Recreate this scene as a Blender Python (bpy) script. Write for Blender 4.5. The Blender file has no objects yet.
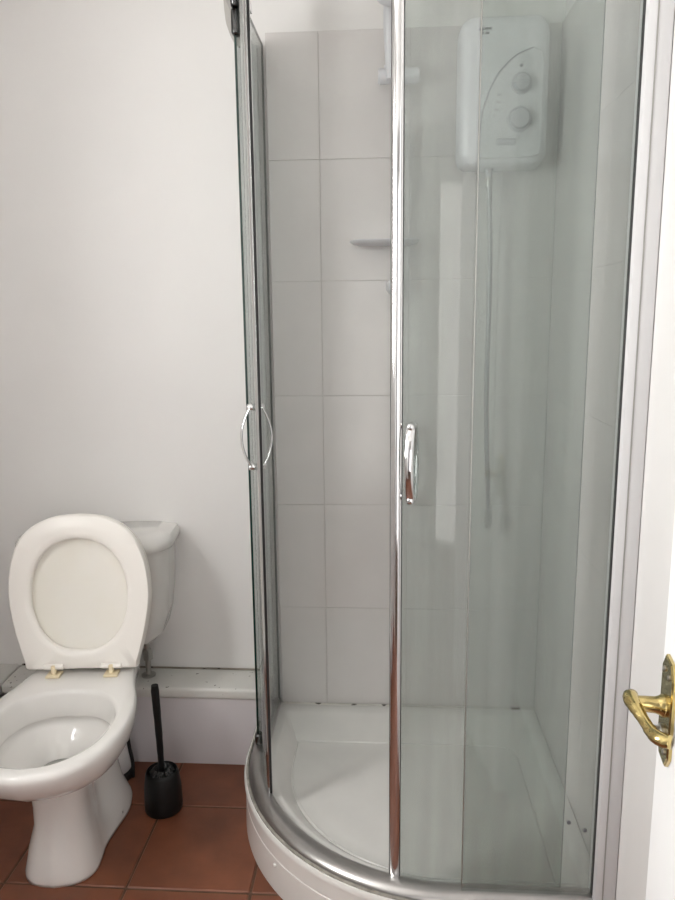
import bpy, bmesh, math, random
from mathutils import Vector, Matrix
random.seed(7)
scene = bpy.context.scene
COL = scene.collection

# ------------------------------------------------------------------ camera
H = 1.36
yaw, pitch, roll, FPX = .06646, .181, -.01045, 728.0
f = Vector((-math.sin(yaw)*math.cos(pitch), math.cos(yaw)*math.cos(pitch), -math.sin(pitch)))
r = Vector((math.cos(yaw), math.sin(yaw), 0)); u = r.cross(f)
r2 = math.cos(roll)*r + math.sin(roll)*u
u2 = -math.sin(roll)*r + math.cos(roll)*u
cam = bpy.data.objects.new('camera', bpy.data.cameras.new('camera'))
COL.objects.link(cam)
cam.matrix_world = Matrix(((r2.x, u2.x, -f.x, 0), (r2.y, u2.y, -f.y, 0), (r2.z, u2.z, -f.z, H), (0, 0, 0, 1)))
cam.data.sensor_fit = 'VERTICAL'; cam.data.sensor_height = 24
cam.data.lens = 24*FPX/900; cam.data.clip_start = .01
scene.camera = cam

# ------------------------------------------------------------------ world and light
w = bpy.data.worlds.new('world'); scene.world = w; w.use_nodes = True
bg = w.node_tree.nodes['Background']; bg.inputs[0].default_value = (.80, .88, 1, 1); bg.inputs[1].default_value = 1.0
def area(name, loc, rot, sx, sy, power, col):
    l = bpy.data.lights.new(name, 'AREA'); l.shape = 'RECTANGLE'; l.size = sx; l.size_y = sy
    l.energy = power; l.color = col
    o = bpy.data.objects.new(name, l); COL.objects.link(o); o.location = loc; o.rotation_euler = rot
    return o
WIN = (.42, .94, 1.15, 2.15)          # y0, y1, z0, z1 of the window in the left wall
area('window_daylight', (-1.42, (WIN[0]+WIN[1])/2, (WIN[2]+WIN[3])/2), (0, -math.pi/2, 0), WIN[3]-WIN[2], WIN[1]-WIN[0], 30, (1, .972, .940))
area('hall_strip_light', (.0, -1.49, 1.05), (math.pi/2, 0, math.pi), .56, 2.04, 8.5, (1, .99, .97))  # unseen light added for the pale strip in the glass and some fill
vs = scene.view_settings
vs.view_transform = 'Standard'; vs.look = 'None'; vs.gamma = 1; vs.use_curve_mapping = False; vs.exposure = .80
cy = scene.cycles
cy.use_denoising = True; cy.max_bounces = 14; cy.diffuse_bounces = 8; cy.glossy_bounces = 8
cy.transparent_max_bounces = 32; cy.transmission_bounces = 8; cy.caustics_reflective = False; cy.caustics_refractive = False; cy.sample_clamp_indirect = 6

# ------------------------------------------------------------------ materials
def nm(name):
    m = bpy.data.materials.new(name); m.use_nodes = True
    return m, m.node_tree.nodes, m.node_tree.links, m.node_tree.nodes['Principled BSDF']
def mat(name, col, rough=.5, metal=0, coat=0, spec=.5, nscale=0, namp=0, bump=0, bscale=40, col2=None):
    m, N, L, b = nm(name)
    b.inputs['Base Color'].default_value = (*col, 1); b.inputs['Roughness'].default_value = rough
    b.inputs['Metallic'].default_value = metal; b.inputs['Coat Weight'].default_value = coat
    b.inputs['Specular IOR Level'].default_value = spec; b.inputs['Coat Roughness'].default_value = .05
    tc = N.new('ShaderNodeTexCoord')
    if nscale:
        n = N.new('ShaderNodeTexNoise'); n.inputs['Scale'].default_value = nscale; n.inputs['Detail'].default_value = 5
        L.new(tc.outputs['Object'], n.inputs['Vector'])
        cr = N.new('ShaderNodeValToRGB'); cr.color_ramp.elements[0].position = .3; cr.color_ramp.elements[1].position = .7
        c2 = col2 or tuple(c*(1-namp) for c in col)
        cr.color_ramp.elements[0].color = (*c2, 1); cr.color_ramp.elements[1].color = (*col, 1)
        L.new(n.outputs['Fac'], cr.inputs['Fac']); L.new(cr.outputs['Color'], b.inputs['Base Color'])
    if bump:
        n2 = N.new('ShaderNodeTexNoise'); n2.inputs['Scale'].default_value = bscale; n2.inputs['Detail'].default_value = 3
        L.new(tc.outputs['Object'], n2.inputs['Vector'])
        bp = N.new('ShaderNodeBump'); bp.inputs['Strength'].default_value = bump; bp.inputs['Distance'].default_value = .004
        L.new(n2.outputs['Fac'], bp.inputs['Height']); L.new(bp.outputs['Normal'], b.inputs['Normal'])
    return m
def specked(m, spots_scale, thresh, colour):
    """adds sparse dark mould specks to a material"""
    N, L = m.node_tree.nodes, m.node_tree.links; b = N['Principled BSDF']
    src = b.inputs['Base Color'].links[0].from_socket if b.inputs['Base Color'].links else None
    tc = N.new('ShaderNodeTexCoord'); n = N.new('ShaderNodeTexNoise'); n.inputs['Scale'].default_value = spots_scale
    n.inputs['Detail'].default_value = 2; L.new(tc.outputs['Object'], n.inputs['Vector'])
    cr = N.new('ShaderNodeValToRGB'); cr.color_ramp.elements[0].position = thresh; cr.color_ramp.elements[1].position = thresh+.03
    cr.color_ramp.elements[0].color = (0, 0, 0, 1); cr.color_ramp.elements[1].color = (1, 1, 1, 1)
    L.new(n.outputs['Fac'], cr.inputs['Fac'])
    mx = N.new('ShaderNodeMix'); mx.data_type = 'RGBA'
    L.new(cr.outputs['Color'], mx.inputs['Factor'])
    if src: L.new(src, mx.inputs['A'])
    else: mx.inputs['A'].default_value = b.inputs['Base Color'].default_value
    mx.inputs['B'].default_value = (*colour, 1); L.new(mx.outputs['Result'], b.inputs['Base Color'])
    return m
M = {}
M['paint'] = mat('wall_paint', (.785, .772, .762), .7, nscale=2.2, namp=.05, bump=.12, bscale=28)
M['ceiling'] = mat('ceiling_paint', (.86, .85, .83), .8)
M['white'] = mat('white_gloss_paint', (.92, .915, .92), .35, nscale=6, namp=.03)
M['board'] = specked(mat('boxing_gloss_paint', (.70, .69, .66), .35, nscale=7, namp=.08), 70, .70, (.05, .04, .03))
M['panel'] = mat('boxing_panel_paint', (.66, .63, .65), .45, nscale=4, namp=.05)
M['tile'] = mat('wall_tile_glaze', (.66, .635, .625), .16, nscale=9, namp=.035, bump=.05, bscale=9)
M['grout'] = specked(mat('wall_grout', (.57, .545, .525), .8), 60, .70, (.33, .30, .27))
M['terra'] = mat('terracotta', (.235, .080, .038), .42, nscale=7, col2=(.14, .048, .025), bump=.15, bscale=30)
M['fgrout'] = mat('floor_grout', (.14, .075, .045), .85, nscale=20, namp=.5)
M['porcelain'] = mat('porcelain', (.76, .745, .725), .14, coat=.3, nscale=5, namp=.025)
M['seat'] = mat('seat_plastic', (.86, .83, .79), .3)
M['lid'] = mat('lid_plastic_yellowed', (.84, .82, .775), .3, nscale=7, col2=(.82, .795, .72))
M['hinge'] = mat('hinge_plastic_yellowed', (.78, .68, .48), .4)
M['tray'] = mat('tray_acrylic', (.73, .722, .70), .22, coat=.3, nscale=10, namp=.05)
M['chrome'] = mat('chrome', (.80, .80, .81), .10, metal=1, nscale=30, namp=.08)
M['satin'] = mat('satin_chrome', (.50, .485, .475), .30, metal=1, nscale=14, namp=.18)
M['alu'] = mat('white_aluminium', (.72, .715, .725), .38, nscale=5, namp=.05)
M['rubber'] = mat('black_rubber', (.012, .012, .013), .5)
M['black'] = mat('black_plastic', (.005, .0055, .006), .42, spec=.3)
M['bristle'] = mat('black_bristle', (.02, .021, .022), .22)
M['brass'] = mat('polished_brass', (.62, .49, .21), .16, metal=1, nscale=25, namp=.12)
M['steel'] = mat('dull_steel', (.45, .44, .42), .35, metal=1)
M['abs'] = mat('white_abs', (.68, .68, .71), .35)
M['gunmetal'] = mat('dark_chrome', (.10, .10, .10), .16, metal=1)
M['abs3'] = mat('panel_abs', (.58, .58, .60), .4)
M['trim'] = mat('panel_shadow_grey', (.30, .30, .32), .4)  # dark grey standing in for shadow along the control panel
M['abs2'] = mat('grey_white_abs', (.42, .42, .45), .4)
M['hose'] = mat('hose_metal', (.26, .26, .26), .4, metal=.6)
M['mark'] = mat('grey_print', (.12, .12, .13), .5)
M['plategrey'] = mat('plate_grey', (.44, .42, .395), .45)
M['water'] = mat('bowl_water', (.26, .265, .25), .03, coat=1)
M['edge'] = mat('glass_edge_green', (.004, .022, .018), .12)
def glass(name, tint, haze, blur=0.0):
    m, N, L, b = nm(name); N.remove(b)
    out = N['Material Output']
    tr = N.new('ShaderNodeBsdfTransparent'); tr.inputs[0].default_value = (*tint, 1)
    gl = N.new('ShaderNodeBsdfGlossy'); gl.inputs['Roughness'].default_value = .05
    df = N.new('ShaderNodeBsdfDiffuse'); df.inputs[0].default_value = (.36, .385, .372, 1)
    fr = N.new('ShaderNodeFresnel'); fr.inputs[0].default_value = 1.55
    tc = N.new('ShaderNodeTexCoord'); mp = N.new('ShaderNodeMapping'); mp.inputs['Scale'].default_value = (26, 26, 1.6)
    n = N.new('ShaderNodeTexNoise'); n.inputs['Scale'].default_value = 1; n.inputs['Detail'].default_value = 6
    L.new(tc.outputs['Object'], mp.inputs[0]); L.new(mp.outputs[0], n.inputs['Vector'])
    mr = N.new('ShaderNodeMapRange'); mr.inputs['From Min'].default_value = .35; mr.inputs['From Max'].default_value = .75
    mr.inputs['To Min'].default_value = haze*.75; mr.inputs['To Max'].default_value = haze*1.4
    L.new(n.outputs['Fac'], mr.inputs['Value'])
    rf = N.new('ShaderNodeBsdfRefraction'); rf.inputs['IOR'].default_value = 1.0; rf.inputs['Roughness'].default_value = .26; rf.inputs[0].default_value = (*tint, 1)
    m0 = N.new('ShaderNodeMixShader'); m0.inputs[0].default_value = blur; L.new(tr.outputs[0], m0.inputs[1]); L.new(rf.outputs[0], m0.inputs[2])
    m1 = N.new('ShaderNodeMixShader'); L.new(mr.outputs[0], m1.inputs[0]); L.new(m0.outputs[0], m1.inputs[1]); L.new(df.outputs[0], m1.inputs[2])
    # the straight-through shader does not bend rays, so only the outer faces reflect
    ge = N.new('ShaderNodeNewGeometry'); su = N.new('ShaderNodeMath'); su.operation = 'SUBTRACT'; su.inputs[0].default_value = 1.0
    L.new(ge.outputs['Backfacing'], su.inputs[1])
    mu = N.new('ShaderNodeMath'); mu.operation = 'MULTIPLY'; L.new(fr.outputs[0], mu.inputs[0]); L.new(su.outputs[0], mu.inputs[1])
    m2 = N.new('ShaderNodeMixShader'); L.new(mu.outputs[0], m2.inputs[0]); L.new(m1.outputs[0], m2.inputs[1]); L.new(gl.outputs[0], m2.inputs[2])
    L.new(m2.outputs[0], out.inputs[0])
    return m
M['glass'] = glass('limescaled_door_glass', (.875, .90, .888), .14, .07)
M['glass_clear'] = glass('fixed_pane_glass', (.91, .932, .921), .11, .05)
M['window_glass'] = glass('window_glass', (.97, .98, .98), .004)

# ------------------------------------------------------------------ helpers
def obj(name, bm, m, parent=None, smooth=False, mats=None):
    me = bpy.data.meshes.new(name); bm.normal_update(); bm.to_mesh(me); bm.free()
    for mm in (mats or [m]): me.materials.append(mm if not isinstance(mm, str) else M[mm])
    if smooth:
        me.polygons.foreach_set('use_smooth', [True]*len(me.polygons))
        if smooth != 'all':
            try: me.set_sharp_from_angle(angle=math.radians(40 if smooth is True else smooth))
            except Exception: pass
    o = bpy.data.objects.new(name, me); COL.objects.link(o)
    if parent: o.parent = parent
    return o
def empty(name, loc=(0, 0, 0), rz=0, parent=None):
    o = bpy.data.objects.new(name, None); COL.objects.link(o); o.location = loc; o.rotation_euler = (0, 0, rz)
    o.empty_display_size = .05
    if parent: o.parent = parent
    return o
def tag(o, label=None, cat=None, kind=None, group=None):
    if label: o['label'] = label
    if cat: o['category'] = cat
    if kind: o['kind'] = kind
    if group: o['group'] = group
    return o
def fix(bm):
    bmesh.ops.recalc_face_normals(bm, faces=bm.faces[:]); return bm
def box(bm, x0, x1, y0, y1, z0, z1, bev=0, seg=2):
    b = bmesh.new(); bmesh.ops.create_cube(b, size=1)
    for v in b.verts: v.co = Vector(((x0+x1)/2+v.co.x*(x1-x0), (y0+y1)/2+v.co.y*(y1-y0), (z0+z1)/2+v.co.z*(z1-z0)))
    if bev: bmesh.ops.bevel(b, geom=b.edges[:], offset=bev, segments=seg, profile=.5, affect='EDGES')
    join(bm, b); return bm
def join(bm, b):
    mp = {v: bm.verts.new(v.co) for v in b.verts}
    for fc in b.faces:
        try: nf = bm.faces.new([mp[v] for v in fc.verts]); nf.material_index = fc.material_index
        except ValueError: pass
    b.free()
def nb(): return bmesh.new()
def loft(bm, rings, cap0=True, cap1=True):
    R = [[bm.verts.new(p) for p in ring] for ring in rings]; n = len(R[0])
    for a, b in zip(R, R[1:]):
        for i in range(n): bm.faces.new((a[i], a[(i+1) % n], b[(i+1) % n], b[i]))
    if cap0: bm.faces.new(R[0][::-1])
    if cap1: bm.faces.new(R[-1])
    fix(bm); return bm
def tube(bm, pts, rad, n=12, flat=1.0, upv=None, cap=True):
    """rad: number or list; flat squashes the section along upv"""
    pts = [Vector(p) for p in pts]; rings = []; prev = None
    for i, p in enumerate(pts):
        t = (pts[min(i+1, len(pts)-1)]-pts[max(i-1, 0)]).normalized()
        if upv is not None: a = Vector(upv)
        elif prev is not None: a = prev
        else: a = Vector((0, 0, 1)) if abs(t.z) < .9 else Vector((1, 0, 0))
        a = (a-t*a.dot(t)).normalized(); prev = a; b = t.cross(a)
        rr = rad[i] if isinstance(rad, (list, tuple)) else rad
        rings.append([p+rr*(math.cos(2*math.pi*k/n)*a*flat+math.sin(2*math.pi*k/n)*b) for k in range(n)])
    return loft(bm, rings, cap, cap)
def lathe(bm, prof, n=32, c=(0, 0, 0), axis='z', cap0=True, cap1=True):
    rings = []
    for (rr, h) in prof:
        ring = []
        for k in range(n):
            a = 2*math.pi*k/n; x, y = rr*math.cos(a), rr*math.sin(a)
            p = {'z': (x, y, h), 'y': (x, h, y), 'x': (h, x, y)}[axis]
            ring.append((c[0]+p[0], c[1]+p[1], c[2]+p[2]))
        rings.append(ring)
    return loft(bm, rings, cap0, cap1)
def smooth_curve(pts, n, closed=False):
    """Catmull-Rom through pts, resampled to n points by arc length"""
    P = [Vector(p) for p in pts]; out = []; m = len(P)
    segs = m if closed else m-1
    for i in range(segs):
        g = lambda k: P[k % m] if closed else P[max(0, min(m-1, k))]
        p0, p1, p2, p3 = g(i-1), g(i), g(i+1), g(i+2)
        for s in range(16):
            t = s/16
            out.append(.5*((2*p1)+(-p0+p2)*t+(2*p0-5*p1+4*p2-p3)*t*t+(-p0+3*p1-3*p2+p3)*t**3))
    out.append(P[0].copy() if closed else P[-1].copy())
    L = [0]
    for a, b in zip(out, out[1:]): L.append(L[-1]+(b-a).length)
    res = []; j = 0; cnt = n if closed else n-1
    for k in range(n):
        d = L[-1]*k/cnt
        while j < len(L)-2 and L[j+1] < d: j += 1
        q = (d-L[j])/max(1e-9, L[j+1]-L[j]); res.append(out[j].lerp(out[j+1], min(1, q)))
    return res
def sym_outline(half, n=72):
    """half: (x>=0, y) control points from rear centre to front centre -> closed loop of n points"""
    hp = smooth_curve([(x, y, 0) for x, y in half], n//2+1)
    right = [(p.x, p.y) for p in hp]
    return right+[(-x, y) for x, y in right[-2:0:-1]]

# ------------------------------------------------------------------ room shell
XL, XR, YB, CEIL = -1.28, .475, 2.14, 2.40
YD = .05                                   # inner face of the wall with the doorway
DX0, DX1, DH = -.64, .235, 2.03            # doorway
S = lambda o: tag(o, kind='structure')

wall_back = S(obj('wall_back', box(nb(), XL-.12, XR+.12, YB, YB+.12, -.05, CEIL+.1), 'paint'))
bm = nb()                                   # left wall with the window opening
y0, y1, z0, z1 = WIN
for a in ((-1.2, y0, -.05, CEIL+.1), (y1, YB, -.05, CEIL+.1), (y0, y1, -.05, z0), (y0, y1, z1, CEIL+.1)):
    box(bm, XL-.12, XL, *a)
wall_left = S(obj('wall_left', bm, 'paint'))
wall_right = S(obj('wall_right', box(nb(), XR, XR+.12, -.05, YB, -.05, CEIL+.1), 'paint'))
S(obj('ceiling', box(nb(), XL-.12, XR+.9, -1.6, YB+.12, CEIL, CEIL+.1), 'ceiling'))
bm = nb()                                   # wall that holds the doorway (behind the camera)
box(bm, XL, DX0, YD-.12, YD, -.05, CEIL); box(bm, DX1, XR, YD-.12, YD, -.05, CEIL); box(bm, DX0, DX1, YD-.12, YD, DH, CEIL)
S(obj('wall_front', bm, 'paint'))
bm = nb()                                   # passage beyond the doorway
box(bm, XL-.12, XR+.9, -1.6, -1.5, -.05, CEIL); box(bm, XR+.8, XR+.9, -1.5, YD-.12, -.05, CEIL); box(bm, XR, XR+.8, YD-.14, YD-.12, -.05, CEIL)
S(obj('wall_hall', bm, 'paint'))

hw2 = S(empty('hall_light_frame', (.0, -1.49, .03)))   # made-up frame around the added light at the passage end
bm = nb()
for a in ((-.32, -.282, 0, 2.09), (.282, .32, 0, 2.09), (-.282, .282, 2.045, 2.09), (-.282, .282, -.025, 0)):
    box(bm, a[0], a[1], -.008, .03, a[2], a[3], .003, 1)
obj('window_frame', bm, 'white', hw2)  # plain bars around the added hall light, no pane

# floor: screed with grout and separate terracotta tiles
floor = S(obj('floor', box(nb(), XL-.12, XR+.9, -1.6, YB, -.06, -.003), 'fgrout'))
TW, TD, GJ = .306, .305, .005
bm = nb(); box(bm, 0, TW-GJ, 0, TD-GJ, -.01, 0, .0025, 1)
tile0 = obj('tile', bm, 'terra', floor)
first = True
JX, JY = -.628, 1.512
for i in range(-3, 4):
    for j in range(-5, 2):
        x, y = JX+i*TW, JY+j*TD
        if x > XR-.02 or x < XL-.31: continue
        t = tile0 if first else tile0.copy()
        if not first: COL.objects.link(t); t.parent = floor
        first = False
        t.location = (x+GJ/2, y+GJ/2, random.uniform(-.0012, .0004))
        t.rotation_euler = (random.uniform(-.003, .003), random.uniform(-.003, .003), random.uniform(-.004, .004))

# wall tiles in the shower corner: 250 x 330 mm
TT, TZ0 = .33, .141
def wall_tile(parent, a0, a1, z, plane, k):
    g = .0006 if plane == 'back' else .00015
    bm = nb()
    if plane == 'back': box(bm, a0+g, a1-g, YB-.008+k, YB+.001, z+g, z+TT-g, .0006, 1)
    else: box(bm, XR-.008+k, XR+.001, a0+g, a1-g, z+g, z+TT-g, .0002, 1)
    return obj('tile', bm, 'tile', parent)
S_L = -.328
bm = nb(); box(bm, S_L, XR-.001, YB-.0062, YB, TZ0-.02, TZ0+6*TT-.001)
g = obj('grout_bed', bm, 'grout', wall_back)
bm = nb(); box(bm, XR-.0062, XR, 1.36, YB-.001, TZ0-.02, TZ0+6*TT-.001)
g = obj('grout_bed', bm, 'grout', wall_right)
for row in range(6):
    z = TZ0+row*TT
    for a0, a1 in ((S_L, -.183), (-.183, .067), (.067, .317), (.317, XR-.008)):
        wall_tile(wall_back, a0, a1, z, 'back', random.uniform(-.0006, .0004))
    for a0, a1 in ((1.36, 1.63), (1.63, 1.88), (1.88, YB-.008)):
        wall_tile(wall_right, a0, a1, z, 'right', 0)

# window in the left wall (gives the daylight)
wy, wz = (y0+y1)/2, (z0+z1)/2
win = S(empty('window_1', (XL-.06, wy, z0)))
bm = nb(); hw = (y1-y0)/2; hh = z1-z0
for a in ((-hw, hw, 0, .05), (-hw, hw, hh-.05, hh), (-hw, -hw+.05, .05, hh-.05), (hw-.05, hw, .05, hh-.05)):
    box(bm, -.025, .025, a[0], a[1], a[2], a[3], .003, 1)
obj('window_frame', bm, 'white', win)
obj('pane', box(nb(), -.003, .003, -hw+.05, hw-.05, .05, hh-.05), 'window_glass', win)
obj('window_sill', box(nb(), .026, .10, -hw-.03, hw+.03, -.02, .0, .004, 1), 'white', win)

# door frame + open door with brass handle
trim = S(empty('trim_1', (0, YD, 0)))
for a in ((DX0-.06, DX0, 0, DH+.06), (DX1, DX1+.06, 0, DH+.06)):
    obj('door_casing', box(nb(), a[0], a[1], .001, .016, a[2], a[3], .003, 1), 'white', trim)
obj('door_casing', box(nb(), DX0, DX1, .001, .016, DH, DH+.06, .003, 1), 'white', trim)
TH = math.radians(9)
HX, HY, HZ = .314, .762, .928               # centre of the handle plate on the door face
door = S(empty('door_1', (HX, HY, 0), -TH))  # local +y runs to the leading edge, -x is the room face
obj('door_leaf', box(nb(), .0, .038, -.70, .045, .008, 1.985, .002, 1), 'white', door)
# lever handle: octagonal plate
bm = nb(); pw, ph, ch = .026, .060, .015
octp = [(-pw, -ph+ch), (-pw+ch*.8, -ph), (pw-ch*.8, -ph), (pw, -ph+ch), (pw, ph-ch), (pw-ch*.8, ph), (-pw+ch*.8, ph), (-pw, ph-ch)]
def ring(s, x): return [(x, a*s, HZ+b*(1-(1-s)*.3)) for a, b in octp]
loft(bm, [ring(1, -.0002), ring(1, -.0035), ring(.9, -.005)])
plate = obj('handle_plate', bm, 'brass', door); plate['label'] = 'brass handle plate with clipped corners'
for sy in (-.011, .011):
    for sz in (-.044, .044):
        bm = nb(); lathe(bm, [(.0032, -.005), (.0032, -.0062), (.002, -.007)], 12, (0, sy, HZ+sz), 'x'); obj('screw', bm, 'steel', plate, True)
ZN = HZ+.005
bm = nb(); lathe(bm, [(.0125, -.005), (.0125, -.0085), (.0105, -.011), (.0092, -.015), (.0085, -.030), (.0080, -.038)], 24, (0, 0, ZN), 'x')
obj('handle_neck', bm, 'brass', door, True)
path = smooth_curve([(-.036, .015, ZN+.003), (-.040, .004, ZN+.003), (-.037, -.013, ZN+.001), (-.031, -.031, ZN-.004), (-.026, -.047, ZN-.007),
                     (-.021, -.059, ZN-.006), (-.011, -.066, ZN-.005)], 28)
rad = [(.0060, .0086, .0088, .0080, .0070, .0064, .0064, .0072, .0080, .0082, .0076)[min(10, int(k/27*10+.5))] for k in range(28)]
bm = nb(); tube(bm, path, rad, 16, flat=.9, upv=(0, 0, 1)); lv = obj('lever', bm, 'brass', door, 'all')
bm = nb(); lathe(bm, [(.010, -.005), (.010, -.008), (.0070, -.009), (.0070, -.014), (.005, -.0165)], 20, (0, 0, HZ-.027), 'x')
tt = obj('thumb_turn', bm, 'steel', door, True); tt['label'] = 'silver privacy turn'

# pipe boxing along the back and the left wall
LZ, LY = .255, 2.016
b1 = S(empty('trim_2', (0, YB, 0)))
obj('ledge_board', box(nb(), -1.185, -.345, LY-.008-YB, -.0005, LZ-.036, LZ, .010, 4), 'board', b1, True)
obj('front_panel', box(nb(), -1.17, -.345, LY-YB, LY+.012-YB, 0, LZ-.036), 'panel', b1)
bm = nb(); box(bm, -1.18, -.346, -.006, -.0006, LZ-.002, LZ+.004, .002, 1)
obj('sealant', bm, specked(mat('grimy_sealant', (.40, .36, .31), .7, nscale=9, col2=(.16, .13, .10)), 25, .6, (.05, .04, .03)), b1)
b2 = S(empty('trim_3', (XL, 0, 0)))
obj('ledge_board', box(nb(), 0.0005, -1.187-XL, .9, YB-.0005, LZ-.036, LZ+.002, .007, 3), 'board', b2, True)
obj('front_panel', box(nb(), -1.215-XL, -1.203-XL, .9, LY, 0, LZ-.036), 'panel', b2)

# ------------------------------------------------------------------ shower tray
CX, CY, DA = .176, 1.892, .028      # DA tightens the arc against the two straight sides
def st_left(y): return (Vector((CX, y)), Vector((-1, 0)))
def st_arc(a):
    n = Vector((-math.cos(a), -math.sin(a)))
    return (Vector((CX-DA, CY-DA))-n*DA, n)
def st_front(x): return (Vector((x, CY)), Vector((0, -1)))
def stations(yl=None, a0=0, a1=90, xr=None, n=40):
    s = []
    if yl is not None: s += [st_left(yl+(CY-DA-yl)*k/6) for k in range(6)]
    k = max(2, int(n*(a1-a0)/90)); s += [st_arc(math.radians(a0+(a1-a0)*i/k)) for i in range(k+1)]
    if xr is not None: s += [st_front(CX-DA+(xr-CX+DA)*i/6) for i in range(1, 7)]
    return s
def at(s, R, z): p = s[0]+s[1]*R; return Vector((p.x, p.y, z))
def sweep(bm, sts, prof):
    return loft(bm, [[at(s, R, z) for R, z in prof] for s in sts])
def tray_ring(R, back, right, z, ch=0):
    yl, xr = YB-.009-back, XR-.009-right
    pts = [at(s, R, z) for s in stations(yl, 0, 90, xr, 48)]
    x1, y1 = xr, CY-R; n = 14
    c = ch
    right_side = [Vector((xr, y1+(yl-c-y1)*i/n, z)) for i in range(1, n+1)]
    corner = [Vector((xr-c+c*math.cos(math.pi/2*i/6), yl-c+c*math.sin(math.pi/2*i/6), z)) for i in range(1, 7)] if c else [Vector((xr-.0001*i, yl, z)) for i in range(1, 7)]
    x2 = corner[-1].x; xl = CX-R
    back_side = [Vector((x2+(xl-x2)*i/n, yl, z)) for i in range(1, n)]
    return pts+right_side+corner+back_side
TR = .147
rings = [tray_ring(.564, 0, 0, .001), tray_ring(.562, 0, 0, .088), tray_ring(.560, 0, 0, .0895), tray_ring(.560, 0, 0, .0915), tray_ring(.562, 0, 0, .093),
         tray_ring(.562, 0, 0, .129), tray_ring(.5655, 0, 0, .132), tray_ring(.5655, 0, 0, .141), tray_ring(.562, 0, 0, .1465), tray_ring(.556, .001, .001, TR),
         tray_ring(.486, .045, .02, TR), tray_ring(.478, .052, .028, TR-.003), tray_ring(.452, .115, .06, .118),
         tray_ring(.441, .146, .080, .109, .06), tray_ring(.439, .148, .082, .1055, .06), tray_ring(.436, .151, .085, .1055, .06), tray_ring(.434, .153, .087, .108, .06), tray_ring(.427, .165, .095, .1055, .06)]
cen = sum(rings[-1], Vector())/len(rings[-1])
for k, z in ((.85, .1045), (.5, .1025), (.15, .1005)): rings.append([Vector((cen.x+(p.x-cen.x)*k, cen.y+(p.y-cen.y)*k, z)) for p in tray_ring(.427, .165, .095, .1055, .06)])
bm = nb(); loft(bm, rings)
tray = tag(obj('shower_tray', bm, 'tray', None, 35), 'white curved quadrant shower tray with raised lip on terracotta floor', 'shower tray')
bm = nb(); lathe(bm, [(.005, .0), (.005, .004), (.003, .0055)], 12, (0, 0, 0), 'z')
cl = obj('screw_cover', bm, 'tray', tray, True); a = math.radians(40)
cl.matrix_world = Matrix.Translation(at(st_arc(a), .5622, .072)) @ Vector((0, 0, 1)).rotation_difference(Vector((-math.cos(a), -math.sin(a), 0))).to_matrix().to_4x4()
# silicone bead between rail and tray lip
bm = nb(); sweep(bm, stations(YB-.01, 0, 90, XR-.012), [(.551, TR-.002), (.561, TR-.003), (.559, TR+.003), (.554, TR+.004)])
obj('silicone_bead', bm, mat('aged_silicone', (.36, .34, .30), .6, nscale=40, namp=.5), tray, True)

bm = nb(); box(bm, CX-.50, XR-.012, YB-.0165, YB-.0085, TR-.004, TR+.003, .002, 1)
obj('silicone_bead', bm, specked(mat('white_silicone', (.66, .64, .60), .5, nscale=12, namp=.2), 22, .63, (.07, .06, .05)), tray)

# ------------------------------------------------------------------ shower enclosure
enc = tag(empty('shower_enclosure', (CX, CY, TR)), 'curved glass quadrant shower enclosure with chrome frame standing on white tray', 'shower')
def E_(name, bm, m, smooth=False, parent=None, mats=None):
    o = obj(name, bm, m, parent or enc, smooth, mats)
    o.matrix_parent_inverse = Matrix.Translation((-CX, -CY, -TR)) if parent is None else Matrix.Identity(4)
    return o
RB0, RB1 = .500, .548
prof = [(.507, TR), (.553, TR), (.552, TR+.005), (.547, TR+.011), (.538, TR+.016), (.527, TR+.019), (.516, TR+.019), (.509, TR+.016), (.507, TR+.011)]
bm = nb(); sweep(bm, stations(YB-.011, 0, 90, .432), prof); E_('bottom_rail', bm, 'satin', 50)
ZT = 2.085
prof = [(RB0, ZT), (RB1, ZT), (RB1+.001, ZT+.02), (RB1-.006, ZT+.038), (RB0+.006, ZT+.038), (RB0, ZT+.02)]
bm = nb(); sweep(bm, stations(1.912, 0, 90, .432), prof); E_('top_rail', bm, 'chrome', 50)
# wall profiles
bm = nb(); box(bm, .432, XR-.001, CY-.553, CY-.505, TR, ZT+.036, .003, 2); wp = E_('wall_profile', bm, 'alu', True)
bm = nb(); box(bm, .4465, .4485, CY-.5540, CY-.5528, TR+.01, ZT+.03); E_('profile_groove', bm, 'steel', False, wp)
bm = nb(); box(bm, .4308, .4335, CY-.537, CY-.524, TR+.02, ZT, .001, 1); E_('seal_strip', bm, 'rubber', False, wp)
bm = nb(); box(bm, CX-.540, CX-.524, YB-.030, YB-.009, TR+.022, ZT, .002, 1); E_('wall_profile', bm, 'alu', True)
def pane(sts, R0, R1, z0, z1, name, parent=None, g='glass'):
    bm = nb(); n = len(sts)
    V = [[bm.verts.new(at(s, R, z)) for (R, z) in ((R0, z0), (R1, z0), (R1, z1), (R0, z1))] for s in sts]
    for a, b in zip(V, V[1:]):
        for k in range(4):
            fc = bm.faces.new((a[k], a[(k+1) % 4], b[(k+1) % 4], b[k])); fc.material_index = 1 if k in (0, 2) else 0
    for e in (V[0][::-1], V[-1]): bm.faces.new(e).material_index = 1
    fix(bm)
    return E_(name, bm, None, 30, parent, [g, 'edge'])
GZ0, GZ1 = TR+.014, ZT
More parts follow.
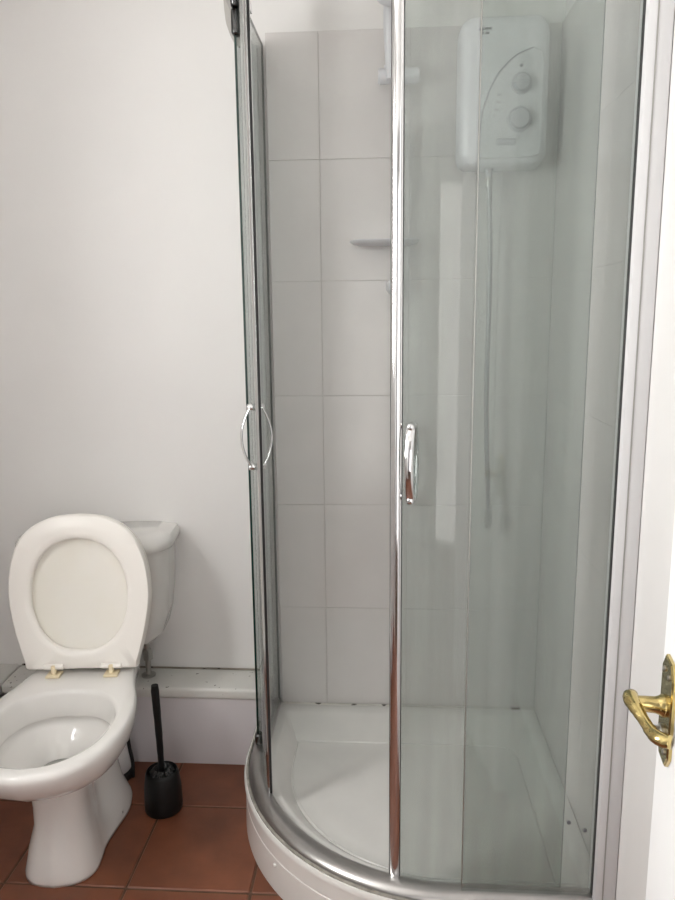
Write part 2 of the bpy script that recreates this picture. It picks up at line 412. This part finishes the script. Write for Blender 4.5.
# fixed panes
Lst = [st_left(y) for y in (YB-.015, 2.05, 1.95, 1.875)]
pane(Lst, .533, .539, GZ0, GZ1, 'fixed_pane', None, 'glass_clear')
Fst = [st_front(x) for x in (.163, .25, .34, .434)]
fp = pane(Fst, .527, .533, GZ0, GZ1, 'fixed_pane', None, 'glass_clear')
bm = nb(); box(bm, .1615, .1630, CY-.534, CY-.526, GZ0, GZ1); E_('pane_seal', bm, 'steel', False, fp)
for (x, z) in ((.377, .335), (.410, .318)):
    bm = nb(); lathe(bm, [(.0042, CY-.5332), (.0042, CY-.535), (.003, CY-.536)], 12, (x, 0, z), 'y'); E_('dirt_spot', bm, 'mark', True, fp)
# bracket blocks at foot of the left fixed pane and clamp at its head
for z, nme in ((GZ0, 'foot_bracket'), (ZT-.060, 'head_clamp')):
    bm = nb(); box(bm, CX-.545, CX-.524, 1.865, 1.893, z, z+(.035 if z < 1 else .060), .008, 3); E_(nme, bm, 'gunmetal', True)
bm = nb(); cv = smooth_curve([(-.388, 0, 2.14), (-.387, 0, 2.075), (-.380, 0, 2.045), (-.368, 0, 2.018), (-.352, 0, 2.006), (-.345, 0, 2.03), (-.343, 0, 2.08), (-.343, 0, 2.14), (-.366, 0, 2.15)], 40, True)
loft(bm, [[(p.x, y, p.z) for p in cv] for y in (1.894, 1.899)]); E_('grey_plate', bm, 'plategrey', True)  # rounded flat grey plate beside the head clamp, of unknown kind
# sliding doors
DZ0, DZ1 = TR+.012, ZT+.004
DR0, DR1 = .509, .515
def bow(bm, s, sgn, zc, half, out, rad, flat=1.0):
    """bow handle: two stubs and a curved bar standing off the glass at station s"""
    n = Vector((s[1].x, s[1].y, 0))*sgn; R = DR1 if sgn > 0 else DR0
    pts = []
    for k in range(25):
        t = -1+2*k/24
        pts.append(at(s, R, zc+half*t)+n*(.010+out*(1-abs(t)**2.0)))
    tube(bm, pts, rad, 14, flat, n)
    for e in (-1, 1):
        p = at(s, R, zc+half*e*.985)
        tube(bm, [p, p+n*.006, p+n*.016, p+n*.018], [.0085, .0085, .0075, .004], 14)
def door_leaf(name, sts, lead, handle_at, label):
    d = pane(sts, DR0, DR1, DZ0, DZ1, name)
    d['label'] = label
    bm = nb(); th = .0108/.484
    def pst(da): return st_arc(lead+da)
    k = [(-1, .508), (-.8, .507), (.8, .507), (1, .508), (1, .5155), (.75, .5180), (.2, .5195), (-.2, .5195), (-.75, .5180), (-1, .5155)]
    loft(bm, [[at(pst(a*th), R, z) for a, R in k] for z in (DZ0-.002, DZ1)])
    E_('leading_post', bm, 'chrome', 35, d)
    for sg in (-1, 1):
        bm = nb(); loft(bm, [[at(pst(sg*th*q), R, z) for q, R in ((.98, .509), (1.10, .509), (1.10, .515), (.98, .515))] for z in (DZ0, DZ1)])
        E_('post_seal', bm, 'rubber', False, d)
    for sg, nme in ((1, 'handle'), (-1, 'handle')):
        bm = nb(); bow(bm, st_arc(handle_at), sg, 1.080, .073, .023, .0088, .36); E_(nme, bm, 'chrome', 'all', d)
    return d
ld, rd = math.radians(24.1), math.radians(74.9)
left_sts = [st_left(y) for y in (2.126, 2.04, 1.95)]+[st_arc(ld*k/10) for k in range(11)]
door_leaf('sliding_door', left_sts, ld, ld-math.radians(3.9), 'left curved glass sliding door, slid open against the wall')
right_sts = [st_arc(rd+(math.pi/2-rd)*k/10) for k in range(11)]+[st_front(x) for x in (.25, .31, .372)]
door_leaf('sliding_door', right_sts, rd, rd+math.radians(3.6), 'right curved glass sliding door with upright chrome post')

# ------------------------------------------------------------------ electric shower unit
ux0, ux1, uz0, uz1 = .190, .421, 1.745, 2.112
BX = (ux0+ux1)/2
unit = tag(empty('electric_shower', (BX, YB-.009, uz0)), 'white electric shower unit with two dials on tiled wall behind glass', 'shower unit')
W2, HH = (ux1-ux0)/2, uz1-uz0
def rrect(w, h0, h1, rr, n=8, bulge=0):
    pts = []
    for cx, cz, a0 in ((w-rr, h0+rr, -90), (w-rr, h1-rr, 0), (-w+rr, h1-rr, 90), (-w+rr, h0+rr, 180)):
        for k in range(n+1):
            a = math.radians(a0+90*k/n); pts.append((cx+rr*math.cos(a), cz+rr*math.sin(a)))
    return pts
bm = nb(); rg = []
for y, ins, rr in ((0, .008, .03), (-.012, .008, .03), (-.016, 0, .034), (-.070, .001, .036), (-.088, .006, .036), (-.097, .016, .034), (-.100, .030, .03)):
    rg.append([(x, y-.006*(1-(x/W2)**2)*(1 if y < -.08 else 0), z) for x, z in rrect(W2-ins, ins, HH-ins, rr)])
loft(bm, rg); body = obj('body', bm, 'abs', unit, 35)
# sweeping raised control panel (lower right)
bm = nb(); arcp = []
cps = smooth_curve([(-.062, .02, 0), (-.060, .10, 0), (-.045, .165, 0), (-.018, .220, 0), (.025, .262, 0), (.070, .280, 0)], 24)
pp = [(p.x, p.y) for p in cps]+[(.092, .272), (.096, .25), (.096, .04), (.090, .024), (.070, .018), (-.05, .016)]
loft(bm, [[(x, y, z) for x, z in pp] for y in (-.095, -.1080)]+[[(x*.985, -.1100, .14+(z-.14)*.985) for x, z in pp]])
cp = obj('control_panel', bm, 'abs3', unit, 35)
bm = nb(); tube(bm, [(p.x-.001, -.1095, p.y) for p in cps], .0022, 8); obj('panel_shadow_line', bm, 'trim', cp, True)  # shadow under the raised curve, drawn as a thin dark line
for (dx, dz, rr) in ((.040, .196, .026), (.038, .110, .031)):
    bm = nb(); lathe(bm, [(rr, -.109), (rr, -.113), (rr*.93, -.1145), (rr*.90, -.1135), (rr*.80, -.1135), (rr*.78, -.126), (rr*.70, -.129)], 36, (dx, 0, dz), 'y')
    dl = obj('dial', bm, 'abs2', unit, 35)
    if dz > .15:
        bm = nb(); box(bm, dx-.025, dx+.016, -.1315, -.128, dz-.003, dz+.003, .001, 1); obj('pointer', bm, 'abs2', dl)
bm = nb(); lathe(bm, [(.0038, -.109), (.0038, -.1125), (.002, -.1135)], 14, (.038, 0, .238), 'y'); obj('indicator_light', bm, 'mark', unit, True)
bm = nb(); box(bm, -.020, .030, -.1115, -.109, .048, .064, .003, 2); obj('badge', bm, 'abs2', unit, True)
# worn, unreadable grey print, top left and beside the dials
bm = nb()
for x0, x1, z in ((-.068, -.058, .325), (-.055, -.047, .327), (-.046, -.038, .327), (-.066, -.058, .316), (-.053, -.044, .316)):
    box(bm, x0, x1, -.1075, -.1045, z, z+.0045)
obj('print_mark', bm, 'abs2' if False else mat('faded_print', (.08, .08, .09), .5), unit)
bm = nb()
for x0, x1, z in ((-.020, -.008, .168), (-.022, -.011, .150), (-.026, -.014, .132), (-.030, -.024, .118)):
    box(bm, x0, x1, -.1112, -.109, z, z+.004)
obj('print_mark', bm, mat('faint_print', (.30, .30, .31), .5), unit)
bm = nb(); lathe(bm, [(.011, .012), (.011, -.004), (.009, -.006), (.009, -.018)], 20, (-.028, -.050, 0), 'z'); obj('outlet', bm, 'abs2', unit, True)

# hose hanging from the unit
hx, hy = BX-.028, YB-.009-.050
hose = tag(empty('shower_hose', (hx, hy, 0)), 'thin chrome shower hose hanging straight down below the white unit', 'hose')
bm = nb(); pts = [(.004*math.sin(k*.12)+.020*(k/60), 0, 1.722-k*.0155) for k in range(61)]
tube(bm, smooth_curve(pts, 200), [.0060+.0011*(k % 2) for k in range(200)], 10); obj('hose_tube', bm, 'hose', hose, 'all')
e = pts[-1]
bm = nb(); lathe(bm, [(.009, e[2]+.01), (.011, e[2]-.005), (.012, e[2]-.028), (.009, e[2]-.032), (.008, e[2]-.045)], 16, (e[0], 0, 0), 'z'); obj('hose_nut', bm, 'steel', hose, True)
bm = nb(); lathe(bm, [(.0085, 1.700), (.0098, 1.706), (.0098, 1.722), (.0085, 1.7265)], 16, (0, 0, 0), 'z'); obj('hose_nut', bm, 'steel', hose, True)

# riser rail with slider, soap dish and handset
rx, ry = .034, YB-.009-.050
rail = tag(empty('riser_rail', (rx, YB-.009, 1.43)), 'white shower riser rail with sliding clamp and soap dish behind chrome post', 'shower rail')
bm = nb(); tube(bm, [(0, -.05, .01), (0, -.05, .64)], .0095, 16); obj('rail_bar', bm, 'abs', rail, True)
for z in (.012, .64):
    bm = nb(); tube(bm, [(-.012, 0, z), (-.012, -.02, z), (-.008, -.05, z), (-.008, -.062, z)], [.021, .021, .021, .016], 18, upv=(0, 0, 1)); obj('bracket', bm, 'abs', rail, True)
bm = nb(); lathe(bm, [(.016, -.054), (.0195, -.050), (.0195, .046), (.017, .054)], 24, (0, -.060, .552), 'x'); sl = obj('slider_clamp', bm, 'abs', rail, True)
bm = nb(); lathe(bm, [(.006, .0), (.006, .027), (.004, .029)], 14, (-.032, -.060, .552), 'z'); obj('clamp_knob', bm, 'abs', sl, True)
# soap dish
bm = nb(); out = smooth_curve([(-.128, -.02, 0), (-.128, -.08, 0), (-.09, -.115, 0), (.02, -.115, 0), (.055, -.08, 0), (.055, -.02, 0), (.03, -.006, 0), (-.10, -.006, 0)], 40, True)
def dish(s, z): return [(-.036+(p.x+.036)*s, -.06+(p.y+.06)*s, z) for p in out]
loft(bm, [dish(.82, .124), dish(.97, .129), dish(1, .133), dish(.985, .134), dish(.93, .1325), dish(.80, .1285)]); obj('soap_dish', bm, 'abs', rail, 50)
# handset
hs = tag(empty('shower_handset', (rx-.016, YB-.07, 1.97)), 'white shower handset standing in clamp above riser rail', 'shower head')
bm = nb(); tube(bm, smooth_curve([(-.006, -.02, .0), (-.008, -.03, .06), (-.010, -.045, .12), (-.006, -.06, .17)], 14), [.011, .012, .012, .012, .0125, .013, .013, .0135, .014, .014, .015, .016, .017, .016], 16)
obj('handset_grip', bm, 'abs', hs, True)
bm = nb(); lathe(bm, [(.012, .02), (.030, .012), (.036, 0), (.036, -.008), (.032, -.012)], 28, (0, 0, 0), 'z')
hd = obj('spray_head', bm, 'abs', hs, True); hd.location = (-.006, -.075, .180); hd.rotation_euler = (.9, 0, 0)

# ------------------------------------------------------------------ toilet
toilet = tag(empty('toilet', (-.852, 2.03, 0), .094), 'white ceramic close-coupled toilet with raised seat and lid', 'toilet')
N_ = 88
rim = [(0, -.050), (.09, -.050), (.122, -.070), (.136, -.16), (.154, -.26), (.180, -.35), (.189, -.43), (.180, -.525), (.148, -.605), (.085, -.663), (0, -.684)]
def scaled(h, sx, dy=0, front=1.0, yref=-.40): return [(x*sx, (y if y > yref else yref+(y-yref)*front)+dy) for x, y in h]
def ringz(h, z): return [(x, y, z) for x, y in sym_outline(h, N_)]
foot = [(0, -.155), (.07, -.155), (.098, -.17), (.110, -.21), (.112, -.26), (.098, -.33), (.088, -.39), (.090, -.44), (.086, -.485), (.055, -.520), (0, -.533)]
wing = [(0, -.152), (.05, -.152), (.074, -.17), (.082, -.21), (.080, -.26), (.062, -.33), (.072, -.39), (.079, -.43), (.076, -.475), (.050, -.510), (0, -.523)]
neck = [(0, -.150), (.040, -.15), (.062, -.17), (.066, -.21), (.060, -.26), (.046, -.32), (.056, -.37), (.064, -.42), (.062, -.463), (.042, -.494), (0, -.506)]
neck2 = [(0, -.12), (.050, -.12), (.066, -.14), (.068, -.20), (.064, -.26), (.058, -.32), (.062, -.37), (.068, -.42), (.066, -.465), (.044, -.498), (0, -.511)]
belly = [(0, -.085), (.07, -.085), (.082, -.11), (.084, -.19), (.084, -.27), (.086, -.34), (.092, -.41), (.086, -.470), (.062, -.514), (.035, -.533), (0, -.540)]
inner = [(0, -.305), (.065, -.315), (.115, -.35), (.143, -.405), (.149, -.462), (.138, -.535), (.108, -.592), (.058, -.632), (0, -.645)]
rr_ = [ringz(foot, .001), ringz(foot, .010), ringz(scaled(foot, .97), .022), ringz(wing, .07), ringz(neck, .13), ringz(neck, .185), ringz(neck2, .232), ringz(scaled(neck2, 1.04, 0, 1.04), .254),
       ringz(belly, .272), ringz(scaled(rim, .72, 0, .67), .286), ringz(scaled(rim, .86, 0, .82), .308), ringz(scaled(rim, .945, 0, .925), .335), ringz(scaled(rim, .99, 0, .98), .364), ringz(rim, .380), ringz(rim, .389),
       ringz(scaled(rim, .985, 0, .982), .397), ringz(scaled(rim, .955, 0, .95), .400)]
def inn(s, z, dy=0): return [(x*s, -.475+(y+.475)*s+dy, z) for x, y in sym_outline(inner, N_)]
rr_ += [inn(1.04, .400), inn(1.0, .397), inn(.975, .388), inn(.935, .355, .004), inn(.905, .332, .008), inn(.90, .327, .010), inn(.915, .322, .014), inn(.82, .304, .022), inn(.64, .285, .034), inn(.48, .266, .042), inn(.36, .225, .042), inn(.28, .20, .042)]
bm = nb(); loft(bm, rr_); pan = obj('pan', bm, 'porcelain', toilet, 'all')
bm = nb(); bm.faces.new([bm.verts.new(p) for p in inn(.40, .240, .042)]); obj('water', bm, 'water', pan)
# bolt cover on the foot
bm = nb(); lathe(bm, [(.008, 0), (.008, .004), (.004, .007)], 12, (.098, -.285, .018), 'z'); obj('bolt_cover', bm, 'steel', pan, True)
# cistern
def cist(wd, d0, d1, z, rr):
    pts = []
    n = 7
    for cx, cy_, a0, r_ in ((wd-rr, d1+rr, -90, rr), (wd-.02, d0-.02, 0, .02), (-wd+.02, d0-.02, 90, .02), (-wd+rr, d1+rr, 180, rr)):
        for k in range(n+1):
            a = math.radians(a0+90*k/n); pts.append([cx+r_*math.cos(a), cy_+r_*math.sin(a), z])
    for p in pts:                                    # bowed front
        if p[1] < d1+rr+.001: p[1] -= .028*(1-(p[0]/wd)**2)
    return pts
bm = nb()
loft(bm, [cist(.115, .085, -.04, .4005, .03), cist(.160, .095, -.05, .406, .04), cist(.183, .098, -.055, .430, .045), cist(.198, .099, -.058, .49, .045), cist(.208, .0995, -.062, .59, .045), cist(.212, .0995, -.064, .700, .045)])
cis = obj('cistern', bm, 'porcelain', toilet, 45)
bm = nb()
loft(bm, [cist(.214, .1, -.066, .696, .045), cist(.224, .1, -.082, .699, .06), cist(.228, .1, -.086, .708, .06), cist(.227, .1, -.085, .724, .06), cist(.220, .098, -.076, .737, .06), cist(.18, .09, -.045, .745, .04)])
obj('cistern_lid', bm, 'porcelain', cis, 45)
# raised seat ring + lid, hinged at the back of the pan; local frame: s along the seat, t thickness
HYL, HZL = -.200, .413
tilt = math.radians(6.5)
def SP(x, s, t): return (x, HYL+s*math.sin(tilt)-t*math.cos(tilt), HZL+s*math.cos(tilt)+t*math.sin(tilt))
seat_half = [(0, 0), (.144, 0), (.152, .010), (.172, .08), (.188, .16), (.192, .23), (.178, .315), (.140, .381), (.075, .418), (0, .427)]
hole_half = [(0, .052), (.05, .058), (.098, .095), (.126, .155), (.131, .21), (.120, .275), (.088, .328), (.045, .354), (0, .362)]
so, ho = sym_outline(seat_half, N_), sym_outline(hole_half, N_)
def sc(o, k, c=.21): return [(x*k, c+(s-c)*k) for x, s in o]
def RG(o, t): return [SP(x, s, t) for x, s in o]
bm = nb()
rs = [RG(sc(so, .985), .006), RG(so, .010), RG(so, .017), RG(sc(so, .975), .024), RG(sc(ho, 1.12), .0265), RG(sc(ho, 1.03), .024), RG(ho, .019), RG(ho, .009), RG(sc(ho, 1.03), .006)]
loft(bm, rs+[rs[0]], False, False); bmesh.ops.remove_doubles(bm, verts=bm.verts[:], dist=1e-6); fix(bm)
obj('seat', bm, 'seat', toilet, 50)
bm = nb(); lo = sc(so, 1.0)
loft(bm, [RG(sc(lo, .96), -.014), RG(sc(lo, .99), -.011), RG(lo, -.004), RG(lo, .003), RG(sc(lo, .98), .0045), RG(sc(lo, .90), .001), RG(sc(lo, .5), .000)]); obj('seat_lid', bm, 'lid', toilet, 50)
for sx in (-1, 1):
    hb = nb(); box(hb, (sx*.078+.005)-.019, (sx*.078+.005)+.019, HYL-.046, HYL-.010, .4005, .407, .002, 2)
    box(hb, (sx*.078+.005)-.006, (sx*.078+.005)+.006, HYL-.036, HYL-.022, .406, .432, .002, 1)
    hg = obj('hinge', hb, 'hinge', toilet, True)
    hb = nb(); lathe(hb, [(.007, (sx*.078+.005)-.026), (.007, (sx*.078+.005)+.026)], 16, (0, HYL-.027, .426), 'x')
    obj('hinge_barrel', hb, 'seat', hg, True)
# flush inlet and soil pipe
tag(empty('inlet_pipe', (-.742, 2.085, LZ)), 'dull metal water pipe rising from ledge under cistern', 'pipe')
ip = bpy.data.objects['inlet_pipe']
bm = nb(); tube(bm, [(0, 0, .0), (0, 0, .10), (-.006, 0, .165)], .0085, 14); obj('pipe_tube', bm, 'steel', ip, True)
bm = nb(); lathe(bm, [(.022, .0005), (.022, .004), (.012, .006)], 20, (0, 0, 0), 'z'); obj('floor_collar', bm, 'steel', ip, True)
bm = nb(); lathe(bm, [(.015, .055), (.016, .06), (.016, .085), (.012, .09)], 6, (0, 0, 0), 'z'); obj('coupling_nut', bm, 'steel', ip)
sp = tag(empty('soil_pipe', (-.822, 1.947, 0)), 'white soil pipe with black rubber collar behind toilet pan', 'pipe')
bm = nb(); lathe(bm, [(.055, .001), (.055, .225)], 28); obj('pipe_tube', bm, 'white', sp, True)
bm = nb(); lathe(bm, [(.0565, .001), (.063, .001), (.063, .018), (.0565, .024)], 28); obj('collar', bm, 'rubber', sp, True)
bm = nb(); tube(bm, smooth_curve([(.066, -.012, .004), (.067, -.010, .05), (.060, -.012, .11), (.0585, -.014, .17), (.0585, -.014, .22)], 24), .0055, 10); obj('rubber_strap', bm, 'rubber', sp, True)

# ------------------------------------------------------------------ toilet brush in its holder
bx, by = -.622, 1.806
holder = obj('brush_holder', lathe(nb(), [(.050, .001), (.0525, .006), (.0525, .02), (.0510, .07), (.046, .110), (.043, .118), (.041, .119), (.039, .115), (.044, .075), (.046, .012), (.02, .010)], 40), 'black', None, 50)
holder.location = (bx, by, 0)
tag(holder, 'black plastic toilet brush holder on terracotta floor beside toilet', 'brush holder')
brush = tag(empty('toilet_brush', (bx, by, .02)), 'black toilet brush with long handle standing in its holder', 'toilet brush')
bm = nb(); tube(bm, smooth_curve([(0, 0, .05), (-.001, 0, .13), (-.003, 0, .24), (-.006, 0, .335), (-.0062, 0, .354)], 20), [.0078]*4+[.0084]*3+[.0092]*3+[.0100]*4+[.0108]*4+[.0112, .0095], 18)
obj('handle', bm, 'black', brush, True)
bm = nb()
for lay in range(3):
    for k in range(30):
        a = 2*math.pi*(k+lay*.37)/30+random.uniform(-.06, .06); L_ = .037+random.uniform(-.004, .001); z = .060+lay*.014
        c_, s_ = math.cos(a), math.sin(a)
        tube(bm, [(c_*.006, s_*.006, z), (c_*L_*.6, s_*L_*.6, z+.010+.003*lay), (c_*L_, s_*L_, z+.006)], [.0022, .0026, .0018], 6)
tag(obj('bristles', bm, 'bristle', brush, True), kind='stuff')
